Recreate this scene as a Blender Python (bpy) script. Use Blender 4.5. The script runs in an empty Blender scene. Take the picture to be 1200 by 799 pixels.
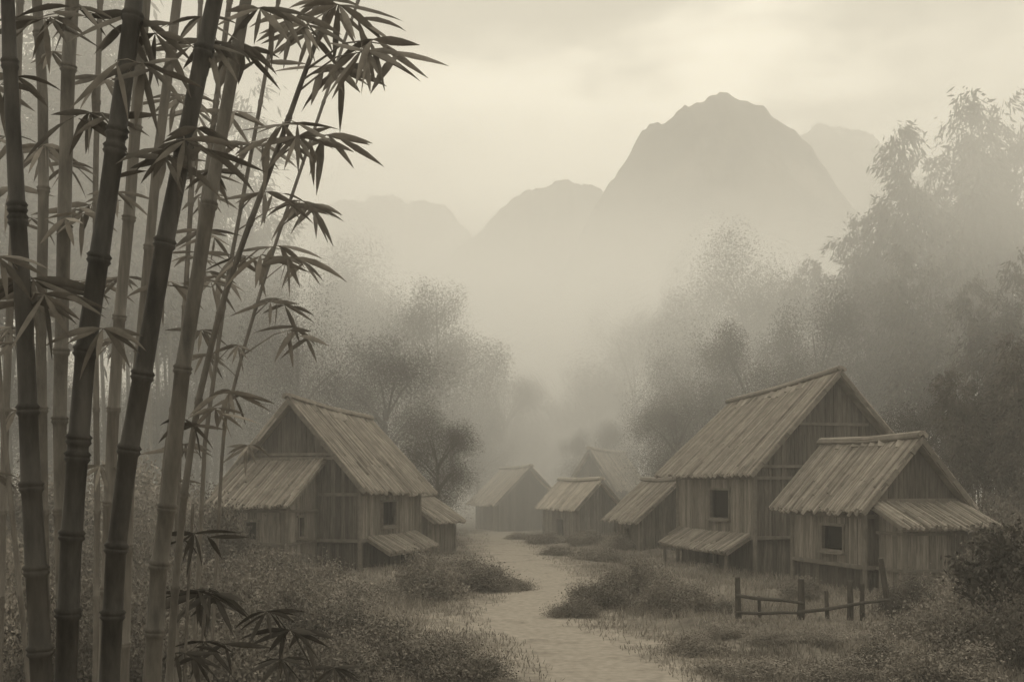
import bpy, math, random
import numpy as np
from mathutils import Vector, Matrix, Euler

random.seed(11)
rng = np.random.default_rng(11)
scene = bpy.context.scene
COL = scene.collection
R = math.radians
F, HX, HY, CAMZ = 1287.0, 600.0, 562.0, 4.0      # focal length and horizon of a 1200 px wide picture, eye height


def at(px, py, d):
    """a place in the valley seen at px, py, d metres in front of the viewer"""
    return Vector(((px - HX) / F * d, d, CAMZ - (py - HY) / F * d))


def on_ground(px, py):
    d = CAMZ * F / (py - HY)
    return (px - HX) / F * d, d


def sstep(a, b, x):
    t = np.clip((np.asarray(x, float) - a) / (b - a), 0, 1)
    return t * t * (3 - 2 * t)


# ------------------------------------------------------------------ materials
TINT = (1.0, 0.905, 0.79)


def grey(l):
    return (l * TINT[0], l * TINT[1], l * TINT[2], 1)


def material(name, lum, spread=0.3, scale=3.0, rough=0.9, island=0.0, stretch=None, bump=0.0, vary=0.0, spec=0.15, detail=6):
    m = bpy.data.materials.new(name)
    m.use_nodes = True
    nt = m.node_tree
    N, L = nt.nodes, nt.links
    b = N['Principled BSDF']
    b.inputs['Roughness'].default_value = rough
    b.inputs['Specular IOR Level'].default_value = spec
    tc = N.new('ShaderNodeTexCoord')
    mp = N.new('ShaderNodeMapping')
    if stretch:
        mp.inputs['Scale'].default_value = stretch
    L.new(tc.outputs['Object'], mp.inputs['Vector'])
    no = N.new('ShaderNodeTexNoise')
    no.inputs['Scale'].default_value = scale
    no.inputs['Detail'].default_value = detail
    no.inputs['Roughness'].default_value = 0.65
    L.new(mp.outputs[0], no.inputs['Vector'])
    rp = N.new('ShaderNodeValToRGB')
    rp.color_ramp.elements[0].position = 0.3
    rp.color_ramp.elements[1].position = 0.7
    rp.color_ramp.elements[0].color = grey(lum * (1 - spread))
    rp.color_ramp.elements[1].color = grey(lum * (1 + spread))
    L.new(no.outputs['Fac'], rp.inputs['Fac'])
    out = rp.outputs['Color']
    if island:
        ge = N.new('ShaderNodeNewGeometry')
        mr = N.new('ShaderNodeMapRange')
        mr.inputs['To Min'].default_value = 1 - island
        mr.inputs['To Max'].default_value = 1 + island
        L.new(ge.outputs['Random Per Island'], mr.inputs['Value'])
        mx = N.new('ShaderNodeMix')
        mx.data_type = 'RGBA'
        mx.blend_type = 'MULTIPLY'
        mx.inputs['Factor'].default_value = 1
        L.new(out, mx.inputs[6])
        L.new(mr.outputs[0], mx.inputs[7])
        out = mx.outputs[2]
    if vary:
        oi = N.new('ShaderNodeObjectInfo')
        vr = N.new('ShaderNodeMapRange')
        vr.inputs['To Min'].default_value = 1 - vary
        vr.inputs['To Max'].default_value = 1 + vary
        L.new(oi.outputs['Random'], vr.inputs['Value'])
        mx = N.new('ShaderNodeMix')
        mx.data_type = 'RGBA'
        mx.blend_type = 'MULTIPLY'
        mx.inputs['Factor'].default_value = 1
        L.new(out, mx.inputs[6])
        L.new(vr.outputs[0], mx.inputs[7])
        out = mx.outputs[2]
    L.new(out, b.inputs['Base Color'])
    if bump:
        bp = N.new('ShaderNodeBump')
        bp.inputs['Strength'].default_value = bump
        bp.inputs['Distance'].default_value = 0.05
        L.new(no.outputs['Fac'], bp.inputs['Height'])
        L.new(bp.outputs[0], b.inputs['Normal'])
    return m


M = {
    'culm_dark': material('dark_bamboo', 0.042, 0.6, 3, 0.6, stretch=(3, 3, 0.8), bump=0.15, spec=0.25),
    'culm_mid': material('grey_bamboo', 0.10, 0.5, 3, 0.6, stretch=(3, 3, 0.8), bump=0.15, spec=0.25),  # second rank: lighter base colour stands for haze fading
    'culm_haze_pale': material('haze_pale_bamboo', 0.125, 0.3, 4, 0.6, stretch=(5, 5, 0.6), bump=0.15, spec=0.25),  # haze fading of the farther stalks put into the base colour
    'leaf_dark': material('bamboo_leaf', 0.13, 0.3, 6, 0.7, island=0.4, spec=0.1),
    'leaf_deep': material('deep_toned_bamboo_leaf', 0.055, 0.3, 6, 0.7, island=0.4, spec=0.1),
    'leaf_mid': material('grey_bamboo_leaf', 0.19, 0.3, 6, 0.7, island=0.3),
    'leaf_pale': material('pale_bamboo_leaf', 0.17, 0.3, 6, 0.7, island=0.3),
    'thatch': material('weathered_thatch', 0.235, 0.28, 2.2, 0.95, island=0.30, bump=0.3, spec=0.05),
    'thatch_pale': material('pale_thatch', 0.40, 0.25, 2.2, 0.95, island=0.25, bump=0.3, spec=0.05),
    'thatch_dark': material('old_thatch', 0.22, 0.3, 2.2, 0.95, island=0.3, bump=0.3, spec=0.05),
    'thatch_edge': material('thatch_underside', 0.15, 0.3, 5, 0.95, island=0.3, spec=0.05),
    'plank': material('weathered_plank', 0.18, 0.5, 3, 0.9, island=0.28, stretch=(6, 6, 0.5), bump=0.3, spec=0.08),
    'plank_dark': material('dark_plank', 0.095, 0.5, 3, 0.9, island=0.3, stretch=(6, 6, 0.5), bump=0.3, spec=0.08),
    'timber': material('old_timber', 0.14, 0.3, 3, 0.9, island=0.15, bump=0.3, spec=0.08),
    'fence': material('fence_wood', 0.06, 0.3, 4, 0.9, island=0.2, stretch=(3, 3, 1), bump=0.3, spec=0.08),
    'void': material('dark_interior', 0.02, 0.2, 2, 1.0, spec=0.0),  # shade of the rooms put into a near-black colour
    'tree_leaf': material('tree_leaves', 0.085, 0.3, 0.35, 0.8, island=0.25, spec=0.05, vary=0.25),
    'bush_leaf': material('shrub_leaves', 0.19, 0.4, 0.6, 0.8, island=0.2, spec=0.05, vary=0.4),
    'grove_leaf': material('grove_leaves', 0.115, 0.3, 0.3, 0.8, island=0.25, spec=0.05, vary=0.2),
    'bark': material('bark', 0.075, 0.3, 4, 0.95, bump=0.3, spec=0.05),
    'grass': material('dry_grass', 0.235, 0.45, 0.3, 0.9, island=0.25, spec=0.05),
    'forest': material('forested_slope', 0.075, 0.95, 0.04, 1.0, spec=0.0, detail=8),
}


def ground_material():
    m = bpy.data.materials.new('grassy_ground')
    m.use_nodes = True
    N, L = m.node_tree.nodes, m.node_tree.links
    b = N['Principled BSDF']
    b.inputs['Roughness'].default_value = 1
    b.inputs['Specular IOR Level'].default_value = 0
    tc = N.new('ShaderNodeTexCoord')
    n1 = N.new('ShaderNodeTexNoise'); n1.inputs['Scale'].default_value = 0.22; n1.inputs['Detail'].default_value = 6
    n2 = N.new('ShaderNodeTexNoise'); n2.inputs['Scale'].default_value = 3.5; n2.inputs['Detail'].default_value = 9
    n2.inputs['Roughness'].default_value = 0.75
    for n in (n1, n2):
        L.new(tc.outputs['Object'], n.inputs['Vector'])
    r1 = N.new('ShaderNodeValToRGB')
    r1.color_ramp.elements[0].position = 0.36; r1.color_ramp.elements[1].position = 0.66
    r1.color_ramp.elements[0].color = grey(0.115); r1.color_ramp.elements[1].color = grey(0.24)
    r2 = N.new('ShaderNodeValToRGB')
    r2.color_ramp.elements[0].position = 0.3; r2.color_ramp.elements[1].position = 0.7
    r2.color_ramp.elements[0].color = (0.55, 0.55, 0.55, 1); r2.color_ramp.elements[1].color = (1.3, 1.3, 1.3, 1)
    L.new(n1.outputs['Fac'], r1.inputs['Fac']); L.new(n2.outputs['Fac'], r2.inputs['Fac'])
    mx = N.new('ShaderNodeMix'); mx.data_type = 'RGBA'; mx.blend_type = 'MULTIPLY'; mx.inputs['Factor'].default_value = 1
    L.new(r1.outputs['Color'], mx.inputs[6]); L.new(r2.outputs['Color'], mx.inputs[7])
    L.new(mx.outputs[2], b.inputs['Base Color'])
    bp = N.new('ShaderNodeBump'); bp.inputs['Strength'].default_value = 0.6; bp.inputs['Distance'].default_value = 0.12
    L.new(n2.outputs['Fac'], bp.inputs['Height']); L.new(bp.outputs[0], b.inputs['Normal'])
    return m


def path_material():
    m = bpy.data.materials.new('trodden_earth')
    m.use_nodes = True
    N, L = m.node_tree.nodes, m.node_tree.links
    b = N['Principled BSDF']
    b.inputs['Roughness'].default_value = 1
    b.inputs['Specular IOR Level'].default_value = 0
    tc = N.new('ShaderNodeTexCoord')
    n1 = N.new('ShaderNodeTexNoise'); n1.inputs['Scale'].default_value = 0.8; n1.inputs['Detail'].default_value = 8
    n2 = N.new('ShaderNodeTexNoise'); n2.inputs['Scale'].default_value = 5; n2.inputs['Detail'].default_value = 8
    for n in (n1, n2):
        L.new(tc.outputs['Object'], n.inputs['Vector'])
    at_ = N.new('ShaderNodeAttribute'); at_.attribute_name = 'verge'
    # grass creeping in from the verge in patches
    ad = N.new('ShaderNodeMath'); ad.operation = 'ADD'
    L.new(at_.outputs['Fac'], ad.inputs[0])
    sc = N.new('ShaderNodeMapRange'); sc.inputs['From Min'].default_value = 0.3; sc.inputs['From Max'].default_value = 0.7
    sc.inputs['To Min'].default_value = -0.6; sc.inputs['To Max'].default_value = 0.6
    L.new(n1.outputs['Fac'], sc.inputs['Value']); L.new(sc.outputs[0], ad.inputs[1])
    ra = N.new('ShaderNodeMapRange'); ra.inputs['From Min'].default_value = 0.2; ra.inputs['From Max'].default_value = 0.85
    L.new(ad.outputs[0], ra.inputs['Value'])
    earth = N.new('ShaderNodeValToRGB')
    earth.color_ramp.elements[0].position = 0.3; earth.color_ramp.elements[1].position = 0.7
    earth.color_ramp.elements[0].color = grey(0.22); earth.color_ramp.elements[1].color = grey(0.31)
    L.new(n2.outputs['Fac'], earth.inputs['Fac'])
    turf = N.new('ShaderNodeValToRGB')
    turf.color_ramp.elements[0].position = 0.3; turf.color_ramp.elements[1].position = 0.7
    turf.color_ramp.elements[0].color = grey(0.11); turf.color_ramp.elements[1].color = grey(0.24)
    L.new(n2.outputs['Fac'], turf.inputs['Fac'])
    mx = N.new('ShaderNodeMix'); mx.data_type = 'RGBA'
    L.new(ra.outputs[0], mx.inputs['Factor']); L.new(earth.outputs['Color'], mx.inputs[6]); L.new(turf.outputs['Color'], mx.inputs[7])
    L.new(mx.outputs[2], b.inputs['Base Color'])
    bp = N.new('ShaderNodeBump'); bp.inputs['Strength'].default_value = 0.15; bp.inputs['Distance'].default_value = 0.05
    L.new(n2.outputs['Fac'], bp.inputs['Height']); L.new(bp.outputs[0], b.inputs['Normal'])
    return m


# ------------------------------------------------------------------ mesh helpers
class MB:
    def __init__(s):
        s.v, s.f = [], []

    def box8(s, p):
        o = len(s.v)
        s.v += [tuple(q) for q in p]
        s.f += [(o, o + 3, o + 2, o + 1), (o + 4, o + 5, o + 6, o + 7), (o, o + 1, o + 5, o + 4),
                (o + 1, o + 2, o + 6, o + 5), (o + 2, o + 3, o + 7, o + 6), (o + 3, o, o + 4, o + 7)]

    def box(s, x0, x1, y0, y1, z0, z1):
        s.box8([(x0, y0, z0), (x1, y0, z0), (x1, y1, z0), (x0, y1, z0), (x0, y0, z1), (x1, y0, z1), (x1, y1, z1), (x0, y1, z1)])

    def bar(s, a, b, w, h, up=(0, 0, 1)):
        a, b = Vector(a), Vector(b)
        d = (b - a).normalized()
        u = Vector(up)
        r = d.cross(u)
        if r.length < 1e-4:
            r = d.cross(Vector((1, 0, 0)))
        r.normalize()
        u = r.cross(d).normalized()
        p = []
        for c in (a, b):
            p += [c - r * w / 2 - u * h / 2, c + r * w / 2 - u * h / 2, c + r * w / 2 + u * h / 2, c - r * w / 2 + u * h / 2]
        s.box8(p)

    def tube(s, pts, rad, n=8, cap=True):
        pts = [Vector(p) for p in pts]
        o = len(s.v)
        k = len(pts)
        for i, p in enumerate(pts):
            d = (pts[min(i + 1, k - 1)] - pts[max(i - 1, 0)]).normalized()
            r = d.cross(Vector((0.03, 1, 0.02)))
            if r.length < 1e-3:
                r = d.cross(Vector((1, 0, 0)))
            r.normalize()
            u = r.cross(d)
            for j in range(n):
                a = 2 * math.pi * j / n
                s.v.append(tuple(p + (r * math.cos(a) + u * math.sin(a)) * rad[i]))
        for i in range(k - 1):
            for j in range(n):
                a, b = o + i * n + j, o + i * n + (j + 1) % n
                s.f.append((a, b, b + n, a + n))
        if cap:
            s.f.append(tuple(o + j for j in reversed(range(n))))
            s.f.append(tuple(o + (k - 1) * n + j for j in range(n)))

    def leaf(s, base, d, length, width, droop=0.3):
        """one lance-shaped leaf, folded along its midrib and bent down towards its tip"""
        d = Vector(d).normalized()
        side = d.cross(Vector((random.gauss(0, .35), 1, random.gauss(0.2, .45))))
        if side.length < 0.05:
            side = Vector((1, 0, 0))
        side.normalize()
        side = (Matrix.Rotation(random.uniform(-0.5, 0.5), 3, d) @ side).normalized()
        prof = ((0, 0.05), (0.16, 0.62), (0.38, 1.0), (0.62, 0.82), (0.84, 0.4), (1, 0.02))
        o = len(s.v)
        p = Vector(base)
        last = 0
        dd = d.copy()
        for t, w in prof:
            p = p + dd * (t - last) * length
            last = t
            nrm = side.cross(dd).normalized()
            for q in (-1, 0, 1):
                s.v.append(tuple(p + side * (q * w * width / 2) + nrm * (abs(q) * w * width * 0.14)))
            dd = (dd + Vector((0, 0, -droop * 0.3))).normalized()
        for i in range(len(prof) - 1):
            for j in range(2):
                a = o + i * 3 + j
                s.f.append((a, a + 1, a + 4, a + 3))

    def build(s, name, mat, parent=None, smooth=False, link=True):
        me = bpy.data.meshes.new(name)
        me.from_pydata(s.v, [], s.f)
        me.materials.append(mat)
        if smooth:
            me.polygons.foreach_set('use_smooth', [True] * len(me.polygons))
        o = bpy.data.objects.new(name, me)
        if link:
            COL.objects.link(o)
        if parent:
            o.parent = parent
        return o


def quads(name, P, mat, parent=None):
    """P: n x 4 x 3 corner points"""
    n = len(P)
    me = bpy.data.meshes.new(name)
    me.vertices.add(n * 4); me.loops.add(n * 4); me.polygons.add(n)
    me.vertices.foreach_set('co', np.ascontiguousarray(P, dtype=np.float32).ravel())
    me.loops.foreach_set('vertex_index', np.arange(n * 4, dtype=np.int32))
    me.polygons.foreach_set('loop_start', np.arange(0, n * 4, 4, dtype=np.int32))
    me.update(calc_edges=True)
    me.materials.append(mat)
    o = bpy.data.objects.new(name, me)
    COL.objects.link(o)
    if parent:
        o.parent = parent
    return o


def unit(a):
    return a / np.maximum(np.linalg.norm(a, axis=1, keepdims=True), 1e-6)


def leaf_quads(C, length, width, down=0.0, D=None):
    n = len(C)
    d = unit(rng.normal(size=(n, 3)) + np.array([0, 0, -down])) if D is None else D
    s = unit(np.cross(d, rng.normal(size=(n, 3))))
    l = (length * rng.uniform(0.6, 1.4, n))[:, None]
    w = (width * rng.uniform(0.6, 1.4, n))[:, None]
    return np.stack([C, C + d * l * 0.45 + s * w * 0.5, C + d * l, C + d * l * 0.45 - s * w * 0.5], axis=1)


def thing(name, label, cat, loc=(0, 0, 0), rz=0, group=None):
    o = bpy.data.objects.new(name, None)
    COL.objects.link(o)
    o.location = loc
    o.rotation_euler = (0, 0, rz)
    o['label'] = label
    o['category'] = cat
    if group:
        o['group'] = group
    return o


def copy_thing(src, loc, rz, scale, label, group=None):
    r = src.copy()
    COL.objects.link(r)
    r.location = loc
    r.rotation_euler = (0, 0, rz)
    r.scale = scale
    r['label'] = label
    if group:
        r['group'] = group
    elif 'group' in r:
        del r['group']
    for ch in list(src.children):
        c = ch.copy()
        COL.objects.link(c)
        c.parent = r
        for g in ch.children:
            e = g.copy()
            COL.objects.link(e)
            e.parent = c
    return r


# ------------------------------------------------------------------ ground and path
PATH_PX = [(622, 566, 606), (632, 560, 608), (645, 556, 636), (660, 566, 662), (675, 586, 684), (690, 586, 690), (705, 566, 688),
           (720, 540, 676), (735, 536, 700), (755, 575, 755), (780, 592, 806), (800, 606, 846), (840, 610, 900), (920, 630, 1000), (1100, 650, 1200)]
path_rows = []
for py, l, r in PATH_PX:
    xl, d = on_ground(l, py)
    xr, _ = on_ground(r, py)
    path_rows.append((d, xl, xr))
path_rows.insert(0, (100.0, -5.5, -2.5))
path_rows.insert(0, (125.0, -12.0, -9.0))
path_rows.append((3.0, 0.8, 3.2))
path_rows.append((-25.0, 1.0, 4.0))
path_rows.sort()
PD = np.array([p[0] for p in path_rows]); PL = np.array([p[1] for p in path_rows]); PR = np.array([p[2] for p in path_rows])


def path_gap(x, y):
    """metres outside the path's edge (negative on the path)"""
    l = np.interp(y, PD, PL); r = np.interp(y, PD, PR)
    return np.maximum(l - x, x - r)


def gh(x, y):
    x = np.asarray(x, float); y = np.asarray(y, float)
    g = path_gap(x, y)
    k = sstep(0.3, 3.5, g)
    und = 0.16 * np.sin(x * 0.55 + 1.3) * np.sin(y * 0.37 + 0.6) + 0.09 * np.sin(x * 1.3 + y * 0.9) + 0.06 * np.sin(x * 2.4 - y * 1.9 + 2)
    rise = 0.02 * np.clip(np.abs(x) - 24, 0, 200) ** 1.25 * sstep(20, 60, y)
    return k * (und * sstep(-5, 12, y) + 0.10) + rise


def sheet(name, xs, ys, zf, mat):
    X, Y = np.meshgrid(xs, ys)
    Z = zf(X, Y)
    nx, ny = len(xs), len(ys)
    V = np.stack([X, Y, Z], -1).reshape(-1, 3)
    i = np.arange(ny - 1)[:, None] * nx + np.arange(nx - 1)[None, :]
    Fq = np.stack([i, i + 1, i + nx + 1, i + nx], -1).reshape(-1, 4)
    me = bpy.data.meshes.new(name)
    me.from_pydata(V.tolist(), [], Fq.tolist())
    me.polygons.foreach_set('use_smooth', [True] * len(me.polygons))
    me.materials.append(mat)
    o = bpy.data.objects.new(name, me)
    COL.objects.link(o)
    o['kind'] = 'structure'
    return o


def graded(edges):
    out = []
    for a, b, st in edges:
        out += list(np.arange(a, b, st))
    out.append(edges[-1][1])
    return np.array(out)


xs = graded([(-735, -120, 40), (-120, -30, 6), (-30, 30, 0.6), (30, 120, 6), (120, 735, 40)])
ys = graded([(-55, -10, 5), (-10, 100, 0.6), (100, 200, 5), (200, 930, 25)])
sheet('ground', xs, ys, gh, ground_material())

# the trodden path: a strip of its own just above the ground
ds = np.concatenate([np.arange(-24, 20, 1.0), np.arange(20, 124, 0.8)])
K = 11
V, A, Fq = [], [], []
for i, d in enumerate(ds):
    l, r = np.interp(d, PD, PL), np.interp(d, PD, PR)
    l += 0.25 * math.sin(d * 1.7) + 0.15 * math.sin(d * 3.1 + 1) - 1.3
    r += 0.25 * math.sin(d * 1.3 + 2) + 0.15 * math.sin(d * 2.7) + 1.3
    for k in range(K):
        t = k / (K - 1)
        x = l + (r - l) * t
        e = abs(2 * t - 1)
        V.append((x, d, float(gh(x, d)) + 0.035 - 0.03 * e ** 6))
        A.append(e ** 1.4)
for i in range(len(ds) - 1):
    for k in range(K - 1):
        a = i * K + k
        Fq.append((a, a + 1, a + K + 1, a + K))
me = bpy.data.meshes.new('path')
me.from_pydata(V, [], Fq)
me.polygons.foreach_set('use_smooth', [True] * len(me.polygons))
me.attributes.new('verge', 'FLOAT', 'POINT').data.foreach_set('value', A)
me.materials.append(path_material())
pth = bpy.data.objects.new('path', me)
COL.objects.link(pth)
pth['kind'] = 'structure'


# ------------------------------------------------------------------ mountains
def mountain(crest_px, D, depth, seed, spur=0.36):
    px = np.array([c[0] for c in crest_px], float); py = np.array([c[1] for c in crest_px], float)
    cx = (px - HX) / F * D
    cz = CAMZ - (py - HY) / F * D
    xs = np.arange(cx[0], cx[-1] + 1, 1.6)
    ts = np.concatenate([-np.linspace(1, 0, 46), np.linspace(0, 1, 24)[1:]])
    ph = np.random.default_rng(seed).uniform(0, 6.28, 12)
    sm = np.interp(xs, cx, cz)
    ker = np.exp(-np.linspace(-1.5, 1.5, 3) ** 2); ker /= ker.sum()
    sm = np.convolve(np.pad(sm, 1, mode='edge'), ker, mode='valid')
    sm = sm + sum(np.sin(xs / w_ + ph[k_]) * a_ for k_, (w_, a_) in enumerate(((11.0, 1.3), (6.1, 1.0), (2.7, 0.6)))) * D / 450 + np.random.default_rng(seed + 50).uniform(-.7, .9, len(xs)) * D / 450
    def zf(X, T):
        h = np.interp(X, xs, sm)
        s = 1 + spur * np.sin(X / 21 + ph[0] + T * 2) + 0.5 * spur * np.sin(X / 9 + ph[1] + 3 * T)
        a = np.clip(np.abs(T) / s, 0, 1)
        z = h * (1 - a ** 1.15) * (1 - 0.18 * np.sin(math.pi * a))
        n = sum(np.sin(X / w + ph[k] + T * depth / w * 0.8) * np.sin(T * depth / w + ph[k + 3]) * am
                for k, (w, am) in enumerate(((19, 6.5), (8, 3.8), (3.7, 1.8))))
        return z + n * np.clip(a * 3 + 0.25, 0, 1) * (h > 8) - 1.5
    X, T = np.meshgrid(xs, ts)
    Z = zf(X, T)
    V = np.stack([X, D + T * depth, Z], -1).reshape(-1, 3)
    nx, ny = len(xs), len(ts)
    i = np.arange(ny - 1)[:, None] * nx + np.arange(nx - 1)[None, :]
    Fm = np.stack([i, i + 1, i + nx + 1, i + nx], -1).reshape(-1, 4)
    me = bpy.data.meshes.new('mountain')
    me.from_pydata(V.tolist(), [], Fm.tolist())
    me.polygons.foreach_set('use_smooth', [True] * len(me.polygons))
    me.materials.append(M['forest'])
    o = bpy.data.objects.new('mountain', me)
    COL.objects.link(o)
    o['kind'] = 'structure'


mountain([(560, 560), (600, 470), (640, 360), (680, 265), (712, 214), (735, 186), (752, 160), (764, 146), (784, 137), (797, 122), (812, 116), (830, 105), (845, 99), (856, 104), (876, 111), (893, 119),
          (908, 133), (925, 147), (962, 195), (1000, 240), (1060, 300), (1130, 380), (1230, 470), (1330, 560)], 450, 170, 1)
mountain([(380, 560), (450, 420), (500, 325), (540, 285), (580, 254), (610, 230), (640, 212), (670, 206), (700, 214), (730, 240), (790, 320), (870, 440),
          (950, 560)], 540, 150, 2)
mountain([(820, 560), (860, 340), (890, 190), (925, 155), (965, 146), (1010, 153), (1050, 176), (1095, 214), (1160, 290), (1260, 400), (1400, 560)], 700, 150, 3)
mountain([(60, 560), (200, 330), (300, 275), (360, 250), (400, 236), (450, 227), (490, 231), (530, 250), (570, 285), (650, 370), (760, 560)], 760, 150, 4)


# ------------------------------------------------------------------ houses
def boards(mb, p0, p1, z0, ztop, openings=(), th=0.045, bw=0.2, nrm=None):
    """a wall of upright boards from p0 to p1; ztop(s) is the top at s metres along; openings: (s0, s1, za, zb)"""
    p0, p1 = Vector((p0[0], p0[1], 0)), Vector((p1[0], p1[1], 0))
    L = (p1 - p0).length
    d = (p1 - p0) / L
    n = Vector((d.y, -d.x, 0))
    cuts = {0.0, L}
    for o in openings:
        cuts |= {o[0], o[1]}
    s = 0.0
    while s < L - bw * 0.6:
        s += bw * random.uniform(0.75, 1.25)
        if all(abs(s - c) > 0.07 for c in cuts) and s < L:
            cuts.add(s)
    cuts = sorted(cuts)
    for a, b in zip(cuts[:-1], cuts[1:]):
        if b - a < 0.02:
            continue
        mid = (a + b) / 2
        spans = [(z0 + random.uniform(-0.03, 0.0), None)]
        for o in openings:
            if o[0] <= mid <= o[1]:
                spans = [(z0, o[2]), (o[3], None)]
        off = random.uniform(-0.012, 0.012)
        g = 0.006
        for za, zb in spans:
            ta = ztop(a + g) if zb is None else zb
            tb = ztop(b - g) if zb is None else zb
            if ta - za < 0.02 and tb - za < 0.02:
                continue
            P = []
            for zl, zr in ((za, za), (max(ta, za), max(tb, za))):
                A0, B0 = p0 + d * (a + g) + n * off, p0 + d * (b - g) + n * off
                for q, z in ((A0, zl), (B0, zr), (B0 - n * th, zr), (A0 - n * th, zl)):
                    P.append((q.x, q.y, z))
            mb.box8(P)


def slope(mb, tl, tr, bl, br, strand=0.09, th=0.085, ragged=0.30, layers=2, lift=0.0):
    """a thatched slope: overlapping strands running from the top edge tl-tr to the eave bl-br, over a solid bed"""
    tl, tr, bl, br = (Vector(p) for p in (tl, tr, bl, br))
    n = (tr - tl).cross(bl - tl)
    if n.length < 1e-6:
        return
    n.normalize()
    if n.z < 0:
        n = -n
    lo = n * -0.16
    up = n * -0.085
    mb.box8([tl + lo, tr + lo, br + lo, bl + lo, tl + up, tr + up, br + up, bl + up])
    W = max((tr - tl).length, (br - bl).length)
    k = max(3, int(W / strand))
    for lay in range(layers):
        for i in range(k):
            t = (i + 0.5 + random.uniform(-0.25, 0.25)) / k
            hw = (0.54 if lay == 0 else 0.5) / k * random.uniform(0.75, 1.2)
            if lay and random.random() < 0.35:
                continue
            t0, t1 = max(0, t - hw), min(1, t + hw)
            sk = random.gauss(0, 0.25) / k
            if layers == 1:
                a, b = 0.0, 1.0
            elif lay == 0:
                a, b = 0.0, 1.0 + random.uniform(-0.2, 1) * ragged / max((bl - tl).length, 0.1)
            else:
                a, b = 0.0, random.choice((random.uniform(0.5, 0.72), random.uniform(0.6, 0.99), 1 + 0.5 * ragged / max((bl - tl).length, 0.1)))
            z0 = 0.005 + lay * 0.04 + random.uniform(0, 0.025) + lift
            def pt(tt, q, h):
                tt2 = min(1.0, max(0.0, tt + sk * q))
                top = tl.lerp(tr, tt2); bot = bl.lerp(br, tt2)
                return top + (bot - top) * q + n * (h - 0.07 * 4 * tt2 * (1 - tt2) * min(1.0, W / 6))
            o = len(mb.v)
            tq = th * random.uniform(0.5, 1.0)
            for q in (a, (a + b) / 2, b):
                hq = z0 + 0.025 * (q - a)
                for tt, hh in ((t0, -0.045), (t0 + (t1 - t0) * .2, tq * .75), ((t0 + t1) / 2, tq), (t0 + (t1 - t0) * .8, tq * .75), (t1, -0.045)):
                    mb.v.append(tuple(pt(tt, q, hq + hh)))
            for r_ in range(2):
                for c_ in range(4):
                    e = o + r_ * 5 + c_
                    mb.f.append((e, e + 5, e + 6, e + 1))
            mb.f.append((o + 10, o + 14, o + 13, o + 12, o + 11))
            mb.f.append((o, o + 1, o + 2, o + 3, o + 4))


def bundle(mb, a, b, r, n=5):
    """a bound bundle of stems along a-b"""
    a, b = Vector(a), Vector(b)
    d = (b - a).normalized()
    s = d.cross(Vector((0, 0, 1))).normalized()
    for k in range(n):
        ang = math.pi * (k / (n - 1)) if n > 1 else 0
        o = s * math.cos(ang) * r + Vector((0, 0, 1)) * math.sin(ang) * r * 0.6
        m = a.lerp(b, 0.5) + o + Vector((random.uniform(-.02, .02), 0, -0.07 + random.uniform(-.03, .01)))
        mb.tube([a + o + d * random.uniform(-.12, .05), m, b + o + d * random.uniform(-.05, .12)], [r * 0.5, r * 0.55, r * 0.5], 6)


def window(parent, p0, d, s0, s1, za, zb, n, sill=True, fr=0.09):
    """frame of an opening in a wall that starts at p0 and runs along d; n points out of the wall"""
    p0, d, n = Vector(p0), Vector(d), Vector(n)
    mb = MB()
    f = lambda s, z, o: p0 + d * s + n * o + Vector((0, 0, z))
    up = tuple(n)
    mb.bar(f(s0 - fr / 2, za - fr, 0), f(s0 - fr / 2, zb + fr, 0), fr, 0.13, up)
    mb.bar(f(s1 + fr / 2, za - fr, 0), f(s1 + fr / 2, zb + fr, 0), fr, 0.13, up)
    mb.bar(f(s0 - fr * 1.6, zb + fr / 2, 0.012), f(s1 + fr * 1.6, zb + fr / 2, 0.012), fr, 0.15, up)
    mb.bar(f(s0, za - fr / 2, 0.004), f(s1, za - fr / 2, 0.004), fr, 0.12, up)
    w = mb.build('window', M['timber'], parent)
    if sill:
        sm = MB()
        sm.bar(f(s0 - 0.14, za - fr - 0.035, 0.05), f(s1 + 0.14, za - fr - 0.035, 0.05), 0.07, 0.24, up)
        sm.build('sill', M['timber'], w)
    pn = MB()  # added panel behind the opening, its dark colour standing for room shade
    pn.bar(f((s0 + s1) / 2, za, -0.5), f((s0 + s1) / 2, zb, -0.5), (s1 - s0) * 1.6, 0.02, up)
    pn.build('room_shade_panel', M['void'], w)
    return w


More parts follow.
